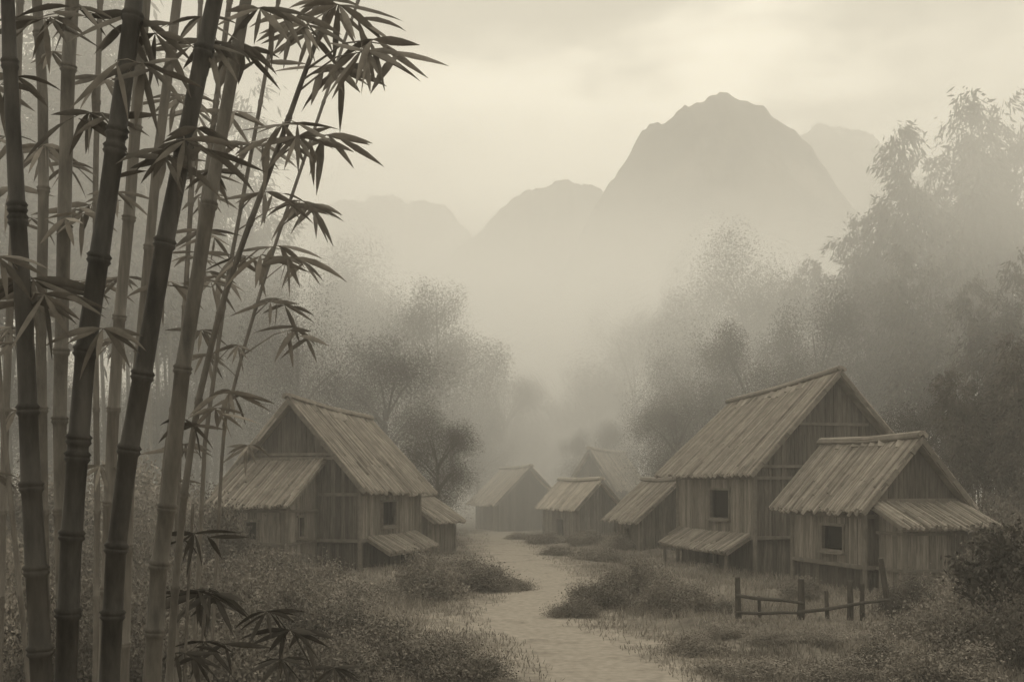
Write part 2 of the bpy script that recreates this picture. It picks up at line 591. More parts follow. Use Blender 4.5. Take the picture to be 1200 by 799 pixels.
def house(label, px, d, th, hw, L, ap, apb, ev, evb, wu, v0, v1, floor=0.0, cat='house', name='wooden_house', wins=(), gable_win=(), strand=0.09,
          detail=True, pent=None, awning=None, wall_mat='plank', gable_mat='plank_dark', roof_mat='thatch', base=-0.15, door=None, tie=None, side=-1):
    """local axes: u along the gable, v along the ridge going away; the rake of the roof is at v = 0"""
    x = (px - HX) / F * d
    g = float(gh(x, d + 1))
    H = thing(name, label, cat, (x, d, 0), th)
    ridge = lambda v: ap + (apb - ap) * v / L
    eave = lambda v: ev + (evb - ev) * v / L
    roofz = lambda u, v: ridge(v) + (eave(v) - ridge(v)) * abs(u) / hw
    # roof
    mb = MB()
    for s in (-1, 1):
        slope(mb, (0, 0, ap), (0, L, apb), (s * hw, 0, ev), (s * hw, L, evb), strand)
    roof = mb.build('roof', M[roof_mat], H)
    cap = MB()
    bundle(cap, (0, -0.06, ap + 0.07), (0, L + 0.05, apb + 0.07), 0.16, 6)
    if detail:
        k = int(L / 0.5)
        for i in range(k):
            v = (i + 0.5) * L / k
            for s in (-1, 1):
                e = hw * random.uniform(0.09, 0.14)
                cap.bar((0, v + random.uniform(-.1, .1), ridge(v) + 0.10), (s * e, v + random.uniform(-.2, .2), roofz(e, v) + 0.03), 0.42, 0.05)
    cap.build('ridge_cap', M[roof_mat], roof)
    for v in (0.0, L):
        rk = MB()
        for s in (-1, 1):
            q = 7
            for i in range(q):
                a, b = i / q, min(1.02, (i + 1.25) / q)
                va = v + (0.05 if v == 0 else -0.05) + random.uniform(-.035, .035)
                rk.bar((s * hw * a, va, roofz(hw * a, v) - 0.06 + random.uniform(-.02, .02)), (s * hw * b, va + random.uniform(-.03, .03), roofz(hw * b, v) - 0.08), 0.16, 0.17)
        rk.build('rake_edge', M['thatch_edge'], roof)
    # walls
    wl = {'left': ((-wu, v1), (-wu, v0)), 'front': ((-wu, v0), (wu, v0)), 'right': ((wu, v0), (wu, v1)), 'back': ((wu, v1), (-wu, v1))}
    vis = 'left' if side < 0 else 'right'
    for k, (a, b) in wl.items():
        Lw = math.hypot(b[0] - a[0], b[1] - a[1])
        top = {'left': lambda s: roofz(wu, v1 - s) - 0.12, 'right': lambda s: roofz(wu, v0 + s) - 0.12,
               'front': lambda s: roofz(s - wu, v0) - 0.12, 'back': lambda s: roofz(wu - s, v1) - 0.12}[k]
        op = []
        if k == vis:
            op = list(wins)
        if k == 'front':
            op = list(gable_win)
        m = MB()
        mt = wall_mat
        dv = Vector((b[0] - a[0], b[1] - a[1], 0)).normalized()
        nv = Vector((dv.y, -dv.x, 0))
        if floor > 0.3:
            boards(m, a, b, floor, top, [o for o in op if o[2] >= floor])
            lo = MB()
            ia = Vector((a[0], a[1], 0)) - nv * 0.16 + dv * 0.1
            ib = Vector((b[0], b[1], 0)) - nv * 0.16 - dv * 0.1
            boards(lo, ia, ib, base, lambda s: floor - 0.02, [o for o in op if o[2] < floor])
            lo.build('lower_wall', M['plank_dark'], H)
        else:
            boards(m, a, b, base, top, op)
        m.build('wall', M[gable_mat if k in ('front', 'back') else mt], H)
        for o in op:
            window(H, (a[0], a[1], 0), dv, o[0], o[1], o[2], o[3], nv, sill=detail)
        if detail and k in (vis, 'front'):
            pa, pb = Vector((a[0], a[1], 0)), Vector((b[0], b[1], 0))
            zs = [floor + 0.02] if floor > 0.3 else []
            zs.append(eave(0) - 0.22)
            for z in zs:
                bt = MB()
                bt.bar(pa + nv * 0.05 + Vector((0, 0, z)), pb + nv * 0.05 + Vector((0, 0, z)), 0.08, 0.13)
                bt.build('batten', M['timber'], H)
            if k == 'front' and tie:
                for z, w_ in tie:
                    bt = MB()
                    bt.bar((-w_, v0 - 0.06, z), (w_, v0 - 0.06, z), 0.09, 0.12)
                    bt.build('batten', M['timber'], H)
    # corner posts
    for su in (-1, 1):
        for vv in (v0, v1):
            p = MB()
            p.tube([(su * (wu + 0.02), vv, base - 0.1), (su * (wu + 0.02), vv, roofz(wu, vv) - 0.14)], [0.10, 0.085], 8)
            p.build('corner_post', M['timber'], H)
    if floor > 0.3:
        fm = MB()
        fm.box(-wu + 0.05, wu - 0.05, v0 + 0.05, v1 - 0.05, floor - 0.1, floor - 0.03)
        fm.build('floor', M['plank_dark'], H)
    if pent:
        u0, u1, zt, vb, zb, wins_f, wins_s = pent
        pm = MB()
        slope(pm, (u0, v0 - 0.02, zt), (u1, v0 - 0.02, zt), (u0, vb, zb), (u1, vb, zb), strand)
        pr = pm.build('porch_roof', M[roof_mat], H)
        for pa, pb in (((u0, v0 - 0.02, zt - 0.04), (u0, vb - 0.03, zb - 0.07)), ((u1, v0 - 0.02, zt - 0.04), (u1, vb - 0.03, zb - 0.07)),
                       ((u0, v0 - 0.06, zt + 0.06), (u1, v0 - 0.06, zt + 0.06))):
            ed = MB()
            ed.bar(pa, pb, 0.13, 0.13)
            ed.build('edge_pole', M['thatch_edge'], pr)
        ui0, ui1, vi = u0 + 0.3, u1 - 0.3, vb + 0.35
        pz = lambda v: zt + (zb - zt) * (v0 - v) / (v0 - vb) - 0.13
        zu = max(base, floor) if floor > 0.3 else base
        for a, b, tp, op in (((ui0, v0 - 0.08), (ui0, vi), lambda s: pz(v0 - 0.08 - s), wins_s if side < 0 else ()),
                             ((ui0, vi), (ui1, vi), lambda s: pz(vi), wins_f),
                             ((ui1, vi), (ui1, v0 - 0.08), lambda s: pz(vi + s), wins_s if side > 0 else ())):
            m = MB()
            boards(m, a, b, base, tp, op)
            m.build('porch_wall', M[wall_mat], H)
            dv = Vector((b[0] - a[0], b[1] - a[1], 0)).normalized()
            nv = Vector((dv.y, -dv.x, 0))
            for o in op:
                window(H, (a[0], a[1], 0), dv, o[0], o[1], o[2], o[3], nv)
            if detail:
                for z in (floor if floor > 0.3 else 1.3, zb - 0.25):
                    bt = MB()
                    bt.bar(Vector((a[0], a[1], z)) + nv * 0.05, Vector((b[0], b[1], z)) + nv * 0.05, 0.07, 0.1)
                    bt.build('batten', M['timber'], H)
        for u in (ui0, ui1):
            p = MB()
            p.tube([(u, vi, base - 0.1), (u, vi, pz(vi))], [0.09, 0.08], 8)
            p.build('porch_post', M['timber'], H)
    if awning:
        va, vb_, zt, out, zb, posts = awning
        am = MB()
        sd = side
        slope(am, (sd * (wu + 0.03), va, zt), (sd * (wu + 0.03), vb_, zt), (sd * (wu + out), va, zb), (sd * (wu + out), vb_, zb), strand, ragged=0.12)
        aw = am.build('awning', M[roof_mat], H)
        for v in (va, vb_):
            ed = MB()
            ed.bar((sd * (wu + 0.03), v, zt - 0.05), (sd * (wu + out), v, zb - 0.06), 0.1, 0.1)
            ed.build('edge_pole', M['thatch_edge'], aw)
        for v in posts:
            p = MB()
            p.tube([(sd * (wu + out - 0.15), v, -0.3), (sd * (wu + out - 0.18), v, zb - 0.02)], [0.09, 0.075], 8)
            p.build('awning_post', M['timber'], H)
    return H


# right pair
house('large two storey plank house with steep thatched roof, at right behind the low gabled house', 985, 45, R(15), 3.95, 10.0, 8.44, 7.80, 4.30, 4.28,
      3.55, 0.55, 8.3, floor=1.62, wins=[(3.6, 5.4, 2.35, 3.55), (2.6, 3.9, 0.25, 1.05)], tie=[(4.55, 3.3), (6.3, 1.6)],
      awning=(0.9, 7.9, 1.74, 1.15, 1.05, (1.2, 7.6)), side=-1)
house('small gabled plank house with porch roof, just behind the wooden rail fence', 1080, 36, R(16), 2.15, 5.9, 5.37, 5.35, 3.02, 3.02,
      1.85, 0.35, 4.9, floor=1.12, wins=[(2.0, 3.25, 1.62, 2.42)], tie=[(3.32, 1.75)],
      pent=(-1.75, 1.8, 3.25, -1.5, 2.54, (), ()), side=-1)
# left house
house('thatched plank house at left with front wing roof and side awning, beside the bamboo', 338, 45, R(-17), 3.35, 8.0, 7.32, 6.86, 3.62, 3.42,
      2.95, 0.45, 7.0, floor=1.5, wins=[(2.3, 3.7, 2.05, 3.05), (4.2, 5.4, 0.2, 0.95)], tie=[(5.05, 1.75), (4.88, 1.85)],
      pent=(-2.25, 1.42, 4.80, -2.6, 3.02, [(1.35, 1.8, 1.65, 2.35)], [(1.0, 1.35, 1.75, 2.5)]),
      awning=(1.2, 6.4, 1.62, 1.1, 1.0, (6.1,)), side=1)
# small ones behind
house('small thatched hut tucked behind the right corner of the left house', 468, 57.5, R(-17), 2.0, 4.6, 3.25, 3.05, 1.85, 1.75, 1.5, 0.4, 4.3,
      name='small_hut', cat='hut', side=1, detail=False, roof_mat='thatch_dark')
house('small thatched hut half hidden behind the left end of the large right house', 796, 59.5, R(15), 2.5, 5.0, 3.95, 3.95, 1.75, 1.78, 2.0, 0.4, 4.4,
      name='small_hut', cat='hut', side=-1, detail=False, wins=[(1.6, 2.2, 0.4, 1.3)])
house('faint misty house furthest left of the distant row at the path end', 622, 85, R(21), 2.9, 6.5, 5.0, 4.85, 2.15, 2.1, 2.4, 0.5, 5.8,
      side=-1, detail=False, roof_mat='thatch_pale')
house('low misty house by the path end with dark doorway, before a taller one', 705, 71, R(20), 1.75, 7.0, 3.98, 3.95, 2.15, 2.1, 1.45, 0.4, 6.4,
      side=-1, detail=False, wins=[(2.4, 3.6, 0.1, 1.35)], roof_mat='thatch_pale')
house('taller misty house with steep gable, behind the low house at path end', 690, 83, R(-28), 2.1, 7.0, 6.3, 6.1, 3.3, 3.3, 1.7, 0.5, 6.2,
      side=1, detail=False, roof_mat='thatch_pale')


# ------------------------------------------------------------------ fence
fx = [(866, 676, 740, 0.075), (890, 698, 733, 0.048), (938, 678, 741, 0.09), (970, 692, 740, 0.055), (996, 680, 736, 0.08), (1011, 684, 740, 0.062), (1036, 654, 722, 0.085)]
FD = 30.0
f0 = on_ground(950, 735)
fence = thing('rail_fence', 'short crooked fence of rough wooden posts and thin rails, in front of small house', 'fence', (0, 0, 0))
fence.location = (8.2, FD, 0)


def fl(px, py, d):
    return at(px, py, d) - Vector((8.2, FD, 0))


for i, (px, pt, pb, r) in enumerate(fx):
    d = 29.6 + i * 0.22
    p = MB()
    top = fl(px + random.uniform(-2, 2), pt, d)
    bx = (px - HX) / F * d
    if i == 6:
        top = fl(px - 4, pt, d)
        bx = (px + 8 - HX) / F * d
    bot = Vector((bx - 8.2, d - FD, float(gh(bx, d)) - 0.25))
    mid = (top + bot) / 2 + Vector((random.uniform(-.03, .03), 0, 0))
    p.tube([bot, mid, top], [r * 1.25, r * 1.1, r * 0.9], 8)
    p.build('post', M['fence'], fence, smooth=False)
for a, b, r, da, db in (((862, 697), (940, 706), 0.048, 29.55, 30.0), ((862, 717), (942, 718), 0.042, 29.55, 30.0), ((934, 717), (1042, 702), 0.048, 29.95, 30.75)):
    p = MB()
    A, B = fl(*a, da), fl(*b, db)
    A.y -= 0.06; B.y -= 0.06
    p.tube([A, A.lerp(B, 0.33) + Vector((0, 0, -0.02)), A.lerp(B, 0.7) + Vector((0, 0, 0.015)), B], [r, r * 1.1, r, r * 0.85], 7)
    p.build('rail', M['fence'], fence)


# ------------------------------------------------------------------ trees, groves and shrubs
def tree_proto(h, w, lobes, leaves, seed, leaf=0.075):
    """a broadleaf tree of height h and crown width w: trunk with limbs, crown of leaf clumps"""
    random.seed(seed)
    t = thing('broadleaf_tree', 'tree', 'tree')
    tb = MB()
    top = h * 0.62
    lean = random.uniform(-.6, .6)
    tb.tube([(0, 0, -0.4), (lean * .2, 0, top * .4), (lean * .6, .1, top * .75), (lean, .2, top)], [w * .035, w * .027, w * .02, w * .01], 8)
    C = []
    for i in range(lobes):
        a = 2 * math.pi * i / lobes * 2.4 + random.uniform(-.4, .4)
        k = i / (lobes - 1)
        rr = w * 0.5 * (0.25 + 0.75 * math.sin(math.pi * (0.18 + 0.72 * (1 - k)))) * random.uniform(0.45, 0.85)
        z = h * (0.34 + 0.56 * k)
        c = Vector((lean * .6 + rr * math.cos(a), rr * math.sin(a), z))
        z0 = min(top * 0.95, z * 0.75)
        tb.tube([(lean * .5, 0, z0), (c.x * .5 + lean * .2, c.y * .5, (z0 + z) / 2 + .3), (c.x, c.y, z)], [w * .012, w * .008, w * .003], 5)
        s = w * random.uniform(0.14, 0.24)
        n = leaves // lobes
        nc = 16
        cc = rng.normal(size=(nc, 3)); cc = unit(cc) * rng.uniform(0.4, 1.55, (nc, 1)) * np.array([s, s, s * .7]) + np.array([0, 0, -.15 * s])
        g_ = rng.normal(size=(n // nc * nc, 3))
        g_ = g_ * np.minimum(1, 2.0 / np.linalg.norm(g_, axis=1))[:, None]
        pts = np.repeat(cc, n // nc, axis=0) + g_ * s * (0.30 + 0.2 * np.repeat(rng.random((nc, 1)), n // nc, axis=0))
        C.append(pts + np.array(c))
    tb.build('trunk', M['bark'], t, smooth=True)
    quads('crown', leaf_quads(np.concatenate(C), leaf * 1.35, leaf, 0.3), M['tree_leaf'], t)
    return t


def grove_proto(h, n, seed, leaf=0.26):
    """a clump of tall feathery bamboo: several bending culms with plumes of fine leaves"""
    random.seed(seed)
    t = thing('bamboo_clump', 'clump', 'bamboo')
    C, D = [], []
    for i in range(n):
        a = random.uniform(0, 6.28)
        hh = h * random.uniform(0.72, 1.0)
        bend = hh * random.uniform(0.04, 0.17)
        x0, y0 = random.uniform(-1.8, 1.8), random.uniform(-1.5, 1.5)
        f = lambda q: Vector((x0 + math.cos(a) * bend * q ** 2.2, y0 + math.sin(a) * bend * q ** 2.2, hh * (q - 0.03 * q ** 6)))
        cb = MB()
        cb.tube([f(q / 8) + Vector((0, 0, -0.3 if q == 0 else 0)) for q in range(9)], [0.10 * (1 - 0.85 * (q / 8)) for q in range(9)], 6)
        cb.build('culm', M['culm_haze_pale'], t, smooth=True)
        m = 30
        for j in range(m):
            q = 0.42 + 0.58 * (j + random.random()) / m
            p = np.array(f(q))
            az = random.uniform(0, 6.28)
            ln = hh * 0.16 * (1.15 - q) ** 0.6 * random.uniform(0.5, 1.1) + 0.4
            k = 52
            s = np.linspace(0.15, 1, k)[:, None]
            dirv = np.array([math.cos(az), math.sin(az), 0.75])
            br = p + dirv * ln * s + np.array([0, 0, -1.0]) * ln * s ** 2 * 0.95
            br = br + rng.normal(size=br.shape) * (0.06 + 0.12 * s) * 1.6
            C.append(br)
            dd = unit(np.array([math.cos(az), math.sin(az), 0])[None, :] * 0.8 + rng.normal(size=(k, 3)) * 0.55 + np.array([0, 0, -0.75]))
            D.append(dd)
    C = np.concatenate(C); D = np.concatenate(D)
    quads('foliage', leaf_quads(C, leaf * 1.9, leaf * 0.42, D=D), M['grove_leaf'], t)
    return t


def bush_proto(w, h, n, seed, leaf=0.05):
    random.seed(seed)
    t = thing('shrub', 'shrub', 'shrub')
    C = []
    nc = 26
    st = MB()
    for i in range(nc):
        a = random.uniform(0, 6.28)
        rr = w * 0.5 * math.sqrt(random.random())
        zz = h * random.uniform(0.12, 1.0) * (1 - 0.62 * (rr / (w * .5)) ** 2)
        c = np.array([rr * math.cos(a), rr * math.sin(a) * .8, zz])
        s = w * random.uniform(0.07, 0.14)
        C.append(c + rng.normal(size=(n // nc, 3)) * np.array([s, s, s * 0.75]))
        if i % 3 == 0:
            st.tube([(c[0] * .15, c[1] * .15, -0.2), (c[0] * .55, c[1] * .55, zz * .55), tuple(c)], [0.03, 0.02, 0.008], 5)
    C = np.concatenate(C)
    C[:, 2] = np.abs(C[:, 2])
    st.build('stem', M['bark'], t)
    quads('foliage', leaf_quads(C, leaf * 1.5, leaf * .8, 0.1), M['bush_leaf'], t)
    return t


used = set()


def place(proto, x, y, rz, sc, label, group=None, z=None):
    zz = float(gh(x, y)) - 0.05 if z is None else z
    if proto.name not in used:
        used.add(proto.name)
        proto.location = (x, y, zz); proto.rotation_euler = (0, 0, rz); proto.scale = sc
        proto['label'] = label
        if group:
            proto['group'] = group
        return proto
    return copy_thing(proto, (x, y, zz), rz, sc, label, group)


TREES = [tree_proto(16, 11, 13, 84000, 21), tree_proto(16, 11, 16, 88000, 22), tree_proto(16, 13, 11, 84000, 23)]
# px of crown centre, py of crown top, distance, width px, label
GT_L, GT_C, GT_R = 'misty trees behind the left house', 'misty trees at the valley mouth', 'misty trees behind the right houses'
trees = [
    (512, 352, 96, 120, 'rounded hazy tree rising above and right of the left house ridge', GT_L),
    (430, 312, 122, 130, 'palest rounded tree high behind the left house', GT_L),
    (352, 362, 84, 150, 'broad hazy tree directly behind the peak of the left house', GT_L),
    (455, 400, 80, 130, 'mid grey tree just behind the right roof slope of the left house', GT_L),
    (512, 488, 68, 80, 'small dark tree beside the roof end of the left house', GT_L),
    (395, 330, 110, 120, 'pale tree half hidden behind the broad tree at left', GT_L),
    (270, 350, 100, 160, 'hazy tree behind the leaning thin bamboo at left', GT_L),
    (590, 432, 112, 90, 'pale tree over the furthest misty house, left of the bright gap', GT_C),
    (560, 480, 98, 70, 'low pale tree left of the furthest misty house', GT_C),
    (640, 478, 125, 80, 'faintest low tree in the bright valley gap', GT_C),
    (690, 438, 118, 90, 'pale tree right of the bright valley gap', GT_C),
    (745, 385, 112, 110, 'pale tall tree on the valley side above the steep misty gable', GT_R),
    (800, 362, 118, 120, 'palest tall tree rising behind the large right house', GT_R),
    (792, 462, 76, 92, 'dark round tree touching the left tip of the large thatched roof', GT_R),
    (812, 418, 84, 110, 'mid grey tree behind the left half of the large thatched roof', GT_R),
    (880, 392, 78, 130, 'dark spreading tree behind the ridge of the large right house', GT_R),
    (890, 300, 108, 150, 'pale tree high on the right under the main peak', GT_R),
    (835, 340, 128, 110, 'very pale tree below the main mountain', GT_R),
    (960, 350, 82, 120, 'hazy tree behind the peak of the large thatched roof', GT_R),
    (55, 430, 98, 150, 'low hazy tree at left edge behind the darkest stalks', GT_L),
    (150, 450, 92, 150, 'low hazy tree glimpsed between the second and third dark stalks', GT_L),
    (225, 450, 96, 130, 'low hazy tree left of the front wing of the left house', GT_L),
    (1080, 470, 66, 130, 'low hazy tree behind the ridge of the small gabled house', GT_R),
    (1180, 468, 60, 140, 'low dark tree at right edge among the bare bamboo culms', GT_R),
    (700, 500, 92, 70, 'low hazy tree behind the steep misty gable', GT_C),
]
for i, (px, py, d, wpx, lab, g) in enumerate(trees):
    x = (px - HX) / F * d
    z0 = float(gh(x, d))
    H = CAMZ - (py - HY) / F * d - z0
    W = wpx / F * d
    pr = TREES[i % 3]
    bw = (11, 11, 13)[i % 3]
    place(pr, x, d, random.uniform(0, 6.28), (W / bw * 1.1, W / bw * 1.1, H / 15.2), lab, g)

GROVE = [grove_proto(20, 8, 31), grove_proto(20, 9, 32), grove_proto(20, 7, 33)]
GG = 'tall feathery bamboo clumps on the right'
grove = [
    (1192, 78, 80, 'tallest feathery bamboo clump at the right edge of the picture', GG),
    (1112, 118, 90, 'tall feathery bamboo clump with plume standing out against the sky', GG),
    (1150, 190, 88, 'bamboo clump filling the gap between the two tallest plumes', GG),
    (1062, 225, 96, 'feathery bamboo clump behind the peak of the small gabled house', GG),
    (1015, 235, 96, 'hazy bamboo clump just right of the main mountain slope', GG),
    (965, 290, 104, 'paler bamboo clump leaning over the big thatched roof', GG),
    (1090, 260, 76, 'darker bamboo clump with bare culms right of the large house', GG),
    (1170, 300, 58, 'dark low bamboo clump above the porch roof at right', GG),
    (1235, 200, 74, 'dark bamboo clump running out of the right edge', GG),
    (1030, 310, 84, 'bamboo clump in haze behind the large roof gable', GG),
    (1145, 420, 54, 'low dark bamboo clump close behind the porch of small house', GG),
    (1205, 380, 52, 'low dark bamboo clump at right edge beside the small house', GG),
]
for i, (px, py, d, lab, g) in enumerate(grove):
    x = (px - HX) / F * d
    z0 = float(gh(x, d))
    H = CAMZ - (py - HY) / F * d - z0
    s = H / 19.5
    place(GROVE[i % 3], x, d, random.uniform(0, 6.28), (max(s * .72, .5), max(s * .72, .5), s), lab, g)
GL = 'misty bamboo clumps behind the near stalks'
for i, (px, py, d, lab) in enumerate([
    (20, -60, 92, 'hazy bamboo clump at left edge behind the darkest stalks'),
    (95, -60, 104, 'hazy bamboo clump seen between the two left dark stalks'),
    (165, 0, 88, 'hazy bamboo clump behind the middle dark stalks'),
    (235, 110, 100, 'hazy bamboo clump between the leaning thin stalk and thick ones'),
    (300, 235, 108, 'pale bamboo clump beside the leaning thin stalk'),
    (-40, 40, 80, 'hazy bamboo clump running out of the left edge'),
]):
    x = (px - HX) / F * d
    z0 = float(gh(x, d))
    H = CAMZ - (py - HY) / F * d - z0
    s = H / 19.5
    place(GROVE[(i + 1) % 3], x, d, random.uniform(0, 6.28), (s, s, s), lab, GL)

BUSH = [bush_proto(2.4, 1.3, 20000, 41), bush_proto(2.4, 1.3, 20000, 42), bush_proto(2.4, 1.3, 20000, 43)]
bi = 0


def bush(px, py, wpx, hpx, label, group=None):
    """px, py: foot of the shrub in the picture"""
    global bi
    x, d = on_ground(px, py)
    k = wpx / F * d / 2.5
    kz = hpx / F * d / 1.35
    bi += 1
    return place(BUSH[bi % 3], x, d, random.uniform(0, 6.28), (k, k, kz), label, group)


bush(545, 690, 112, 36, 'broad low shrub left of the path bend, in front of the small hut')
bush(500, 700, 100, 50, 'shrub against the right foot of the left house')
bush(590, 692, 60, 22, 'small low shrub at the left edge of the path bend')
bush(708, 712, 84, 34, 'dark rounded shrub on the right of the path bend')
bush(748, 702, 80, 44, 'tallest shrub at the path bend, in front of the half hidden hut')
bush(672, 722, 60, 26, 'small dark shrub nearest the path on its right bend')
bush(790, 722, 90, 40, 'shrub beneath the awning of the large right house')
GBL = 'shrubs massed on the slope below the left house'
for px, py, w, h in [(250, 700, 120, 85), (300, 712, 110, 70), (350, 705, 110, 60), (400, 712, 110, 36), (445, 704, 70, 26), (270, 750, 130, 80), (340, 762, 130, 72),
                     (410, 765, 120, 52), (500, 785, 110, 36), (440, 800, 150, 66), (360, 815, 150, 80), (540, 805, 120, 50), (280, 820, 150, 90), (215, 740, 100, 90),
                     (590, 815, 60, 24), (205, 690, 90, 80), (30, 705, 120, 90), (95, 715, 110, 80), (155, 700, 100, 84), (60, 760, 140, 110), (140, 775, 140, 100), (0, 790, 150, 120), (100, 825, 160, 110), (200, 810, 130, 90)]:
    bush(px, py, w, h, 'dull leafy shrub among the mass covering the ground below the left house and stalks', GBL)
GBR = 'dark shrubs crowding the lower right corner'
for px, py, w, h in [(1068, 722, 70, 40), (1095, 760, 110, 60), (1140, 735, 110, 72), (1190, 715, 110, 100), (1180, 790, 140, 90), (1110, 815, 140, 60), (1040, 790, 110, 36), (1215, 760, 120, 120)]:
    bush(px, py, w, h, 'dark leafy shrub crowding the lower right corner beside the small house', GBR)
GBF = 'low tufts about the fence'
for px, py, w, h in [(850, 752, 60, 16), (905, 760, 60, 14), (960, 762, 70, 14), (1015, 756, 60, 14), (815, 765, 80, 22), (880, 790, 110, 24), (985, 800, 110, 28), (940, 706, 60, 22), (840, 720, 60, 20)]:
    bush(px, py, w, h, 'low leafy tuft in the grass around the wooden rail fence', GBF)
GBV = 'hazy shrubs at the foot of the distant houses'
for px, py, w, h in [(640, 637, 50, 14), (690, 641, 50, 14), (730, 646, 50, 18), (610, 632, 40, 9), (655, 650, 50, 10), (700, 655, 60, 16), (520, 640, 40, 16), (480, 652, 50, 20)]:
    bush(px, py, w, h, 'small hazy shrub at the foot of the distant houses', GBV)

for px, py, w, h in [(1150, 668, 110, 90), (1190, 660, 110, 100), (1110, 664, 90, 60)]:
    bush(px, py, w, h, 'tall dim shrub at the foot of the bamboo clumps behind the small house porch', 'shrubs under the bamboo clumps at right')
for px, py, w, h in [(30, 655, 170, 100), (100, 650, 170, 100), (170, 652, 160, 96), (225, 645, 110, 80)]:
    bush(px, py, w, h, 'tall hazy shrub far behind the stalks at left', 'hazy shrubs behind the stalks at left')

# the small bare-stemmed tree in the right corner
sap = thing('small_tree', 'small dark tree with thin forking stem in front of porch at right', 'tree')
x, d = on_ground(1172, 778)
sap.location = (x, d, float(gh(x, d)))
tb = MB()
tb.tube([(0, 0, -.3), (-.12, 0, .7), (-.28, 0, 1.5), (-.25, 0, 2.2)], [.05, .042, .035, .02], 7)
for a, b in (((-.15, 0, .8), (.35, .1, 2.0)), ((-.25, 0, 1.3), (-.9, 0, 2.1)), ((-.27, 0, 1.6), (.2, -.3, 2.5)), ((-.2, 0, 1.0), (-1.0, .2, 1.5)), ((0, 0, 1.1), (.9, -.1, 1.9))):
    tb.tube([a, Vector(a).lerp(Vector(b), .5) + Vector((0, 0, .1)), b], [.028, .02, .008], 5)
tb.build('trunk', M['bark'], sap, smooth=True)
cc = rng.normal(size=(24, 3)) * np.array([.5, .45, .3]) + np.array([-.1, 0, 2.05])
pts = np.repeat(cc, 110, axis=0) + rng.normal(size=(24 * 110, 3)) * .17
quads('crown', leaf_quads(pts, .15, .075, .2), M['tree_leaf'], sap)

# grass over the open ground
n = 320000
gy = 17 + 70 * rng.random(n) ** 1.7
gx = (rng.random(n) * 2 - 1) * (3 + gy * 0.52)
gap = path_gap(gx, gy)
patch = np.sin(gx * 0.9 + 1) * np.sin(gy * 0.5) + 0.6 * np.sin(gx * 2.3 + gy * 1.1)
keep = (gap > -0.9 + 1.4 * rng.random(n) ** 1.5) & (patch + rng.normal(size=n) * 0.7 > -0.5)
gx, gy, gap = gx[keep], gy[keep], gap[keep]
n = len(gx)
gz = gh(gx, gy)
C = np.stack([gx, gy, gz - 0.02], -1)
hgt = 0.14 + 0.15 * rng.random(n) * sstep(0, 2.5, gap)
hgt = hgt * np.where((gx > 5) & (gx < 12) & (gy > 25) & (gy < 31), 0.5, 1.0)
D = unit(np.stack([rng.normal(size=n) * .4, rng.normal(size=n) * .4, np.ones(n)], -1))
s = unit(np.stack([rng.normal(size=n), rng.normal(size=n), np.zeros(n)], -1))
hh = hgt[:, None]
P = np.stack([C - s * 0.014, C + s * 0.014, C + D * hh * 1.15 + s * 0.03, C + D * hh * 1.1 + s * 0.02], axis=1)
gr = quads('grass', P, M['grass'])
gr['kind'] = 'stuff'


# ------------------------------------------------------------------ the near bamboo
def interp_curve(pts, y):
    ys = [p[1] for p in pts]; xs = [p[0] for p in pts]
    if y < ys[0]:
        return xs[0] + (xs[1] - xs[0]) / (ys[1] - ys[0]) * (y - ys[0])
    if y > ys[-1]:
        return xs[-1] + (xs[-1] - xs[-2]) / (ys[-1] - ys[-2]) * (y - ys[-1]) * 0.6
    return float(np.interp(y, ys, xs))


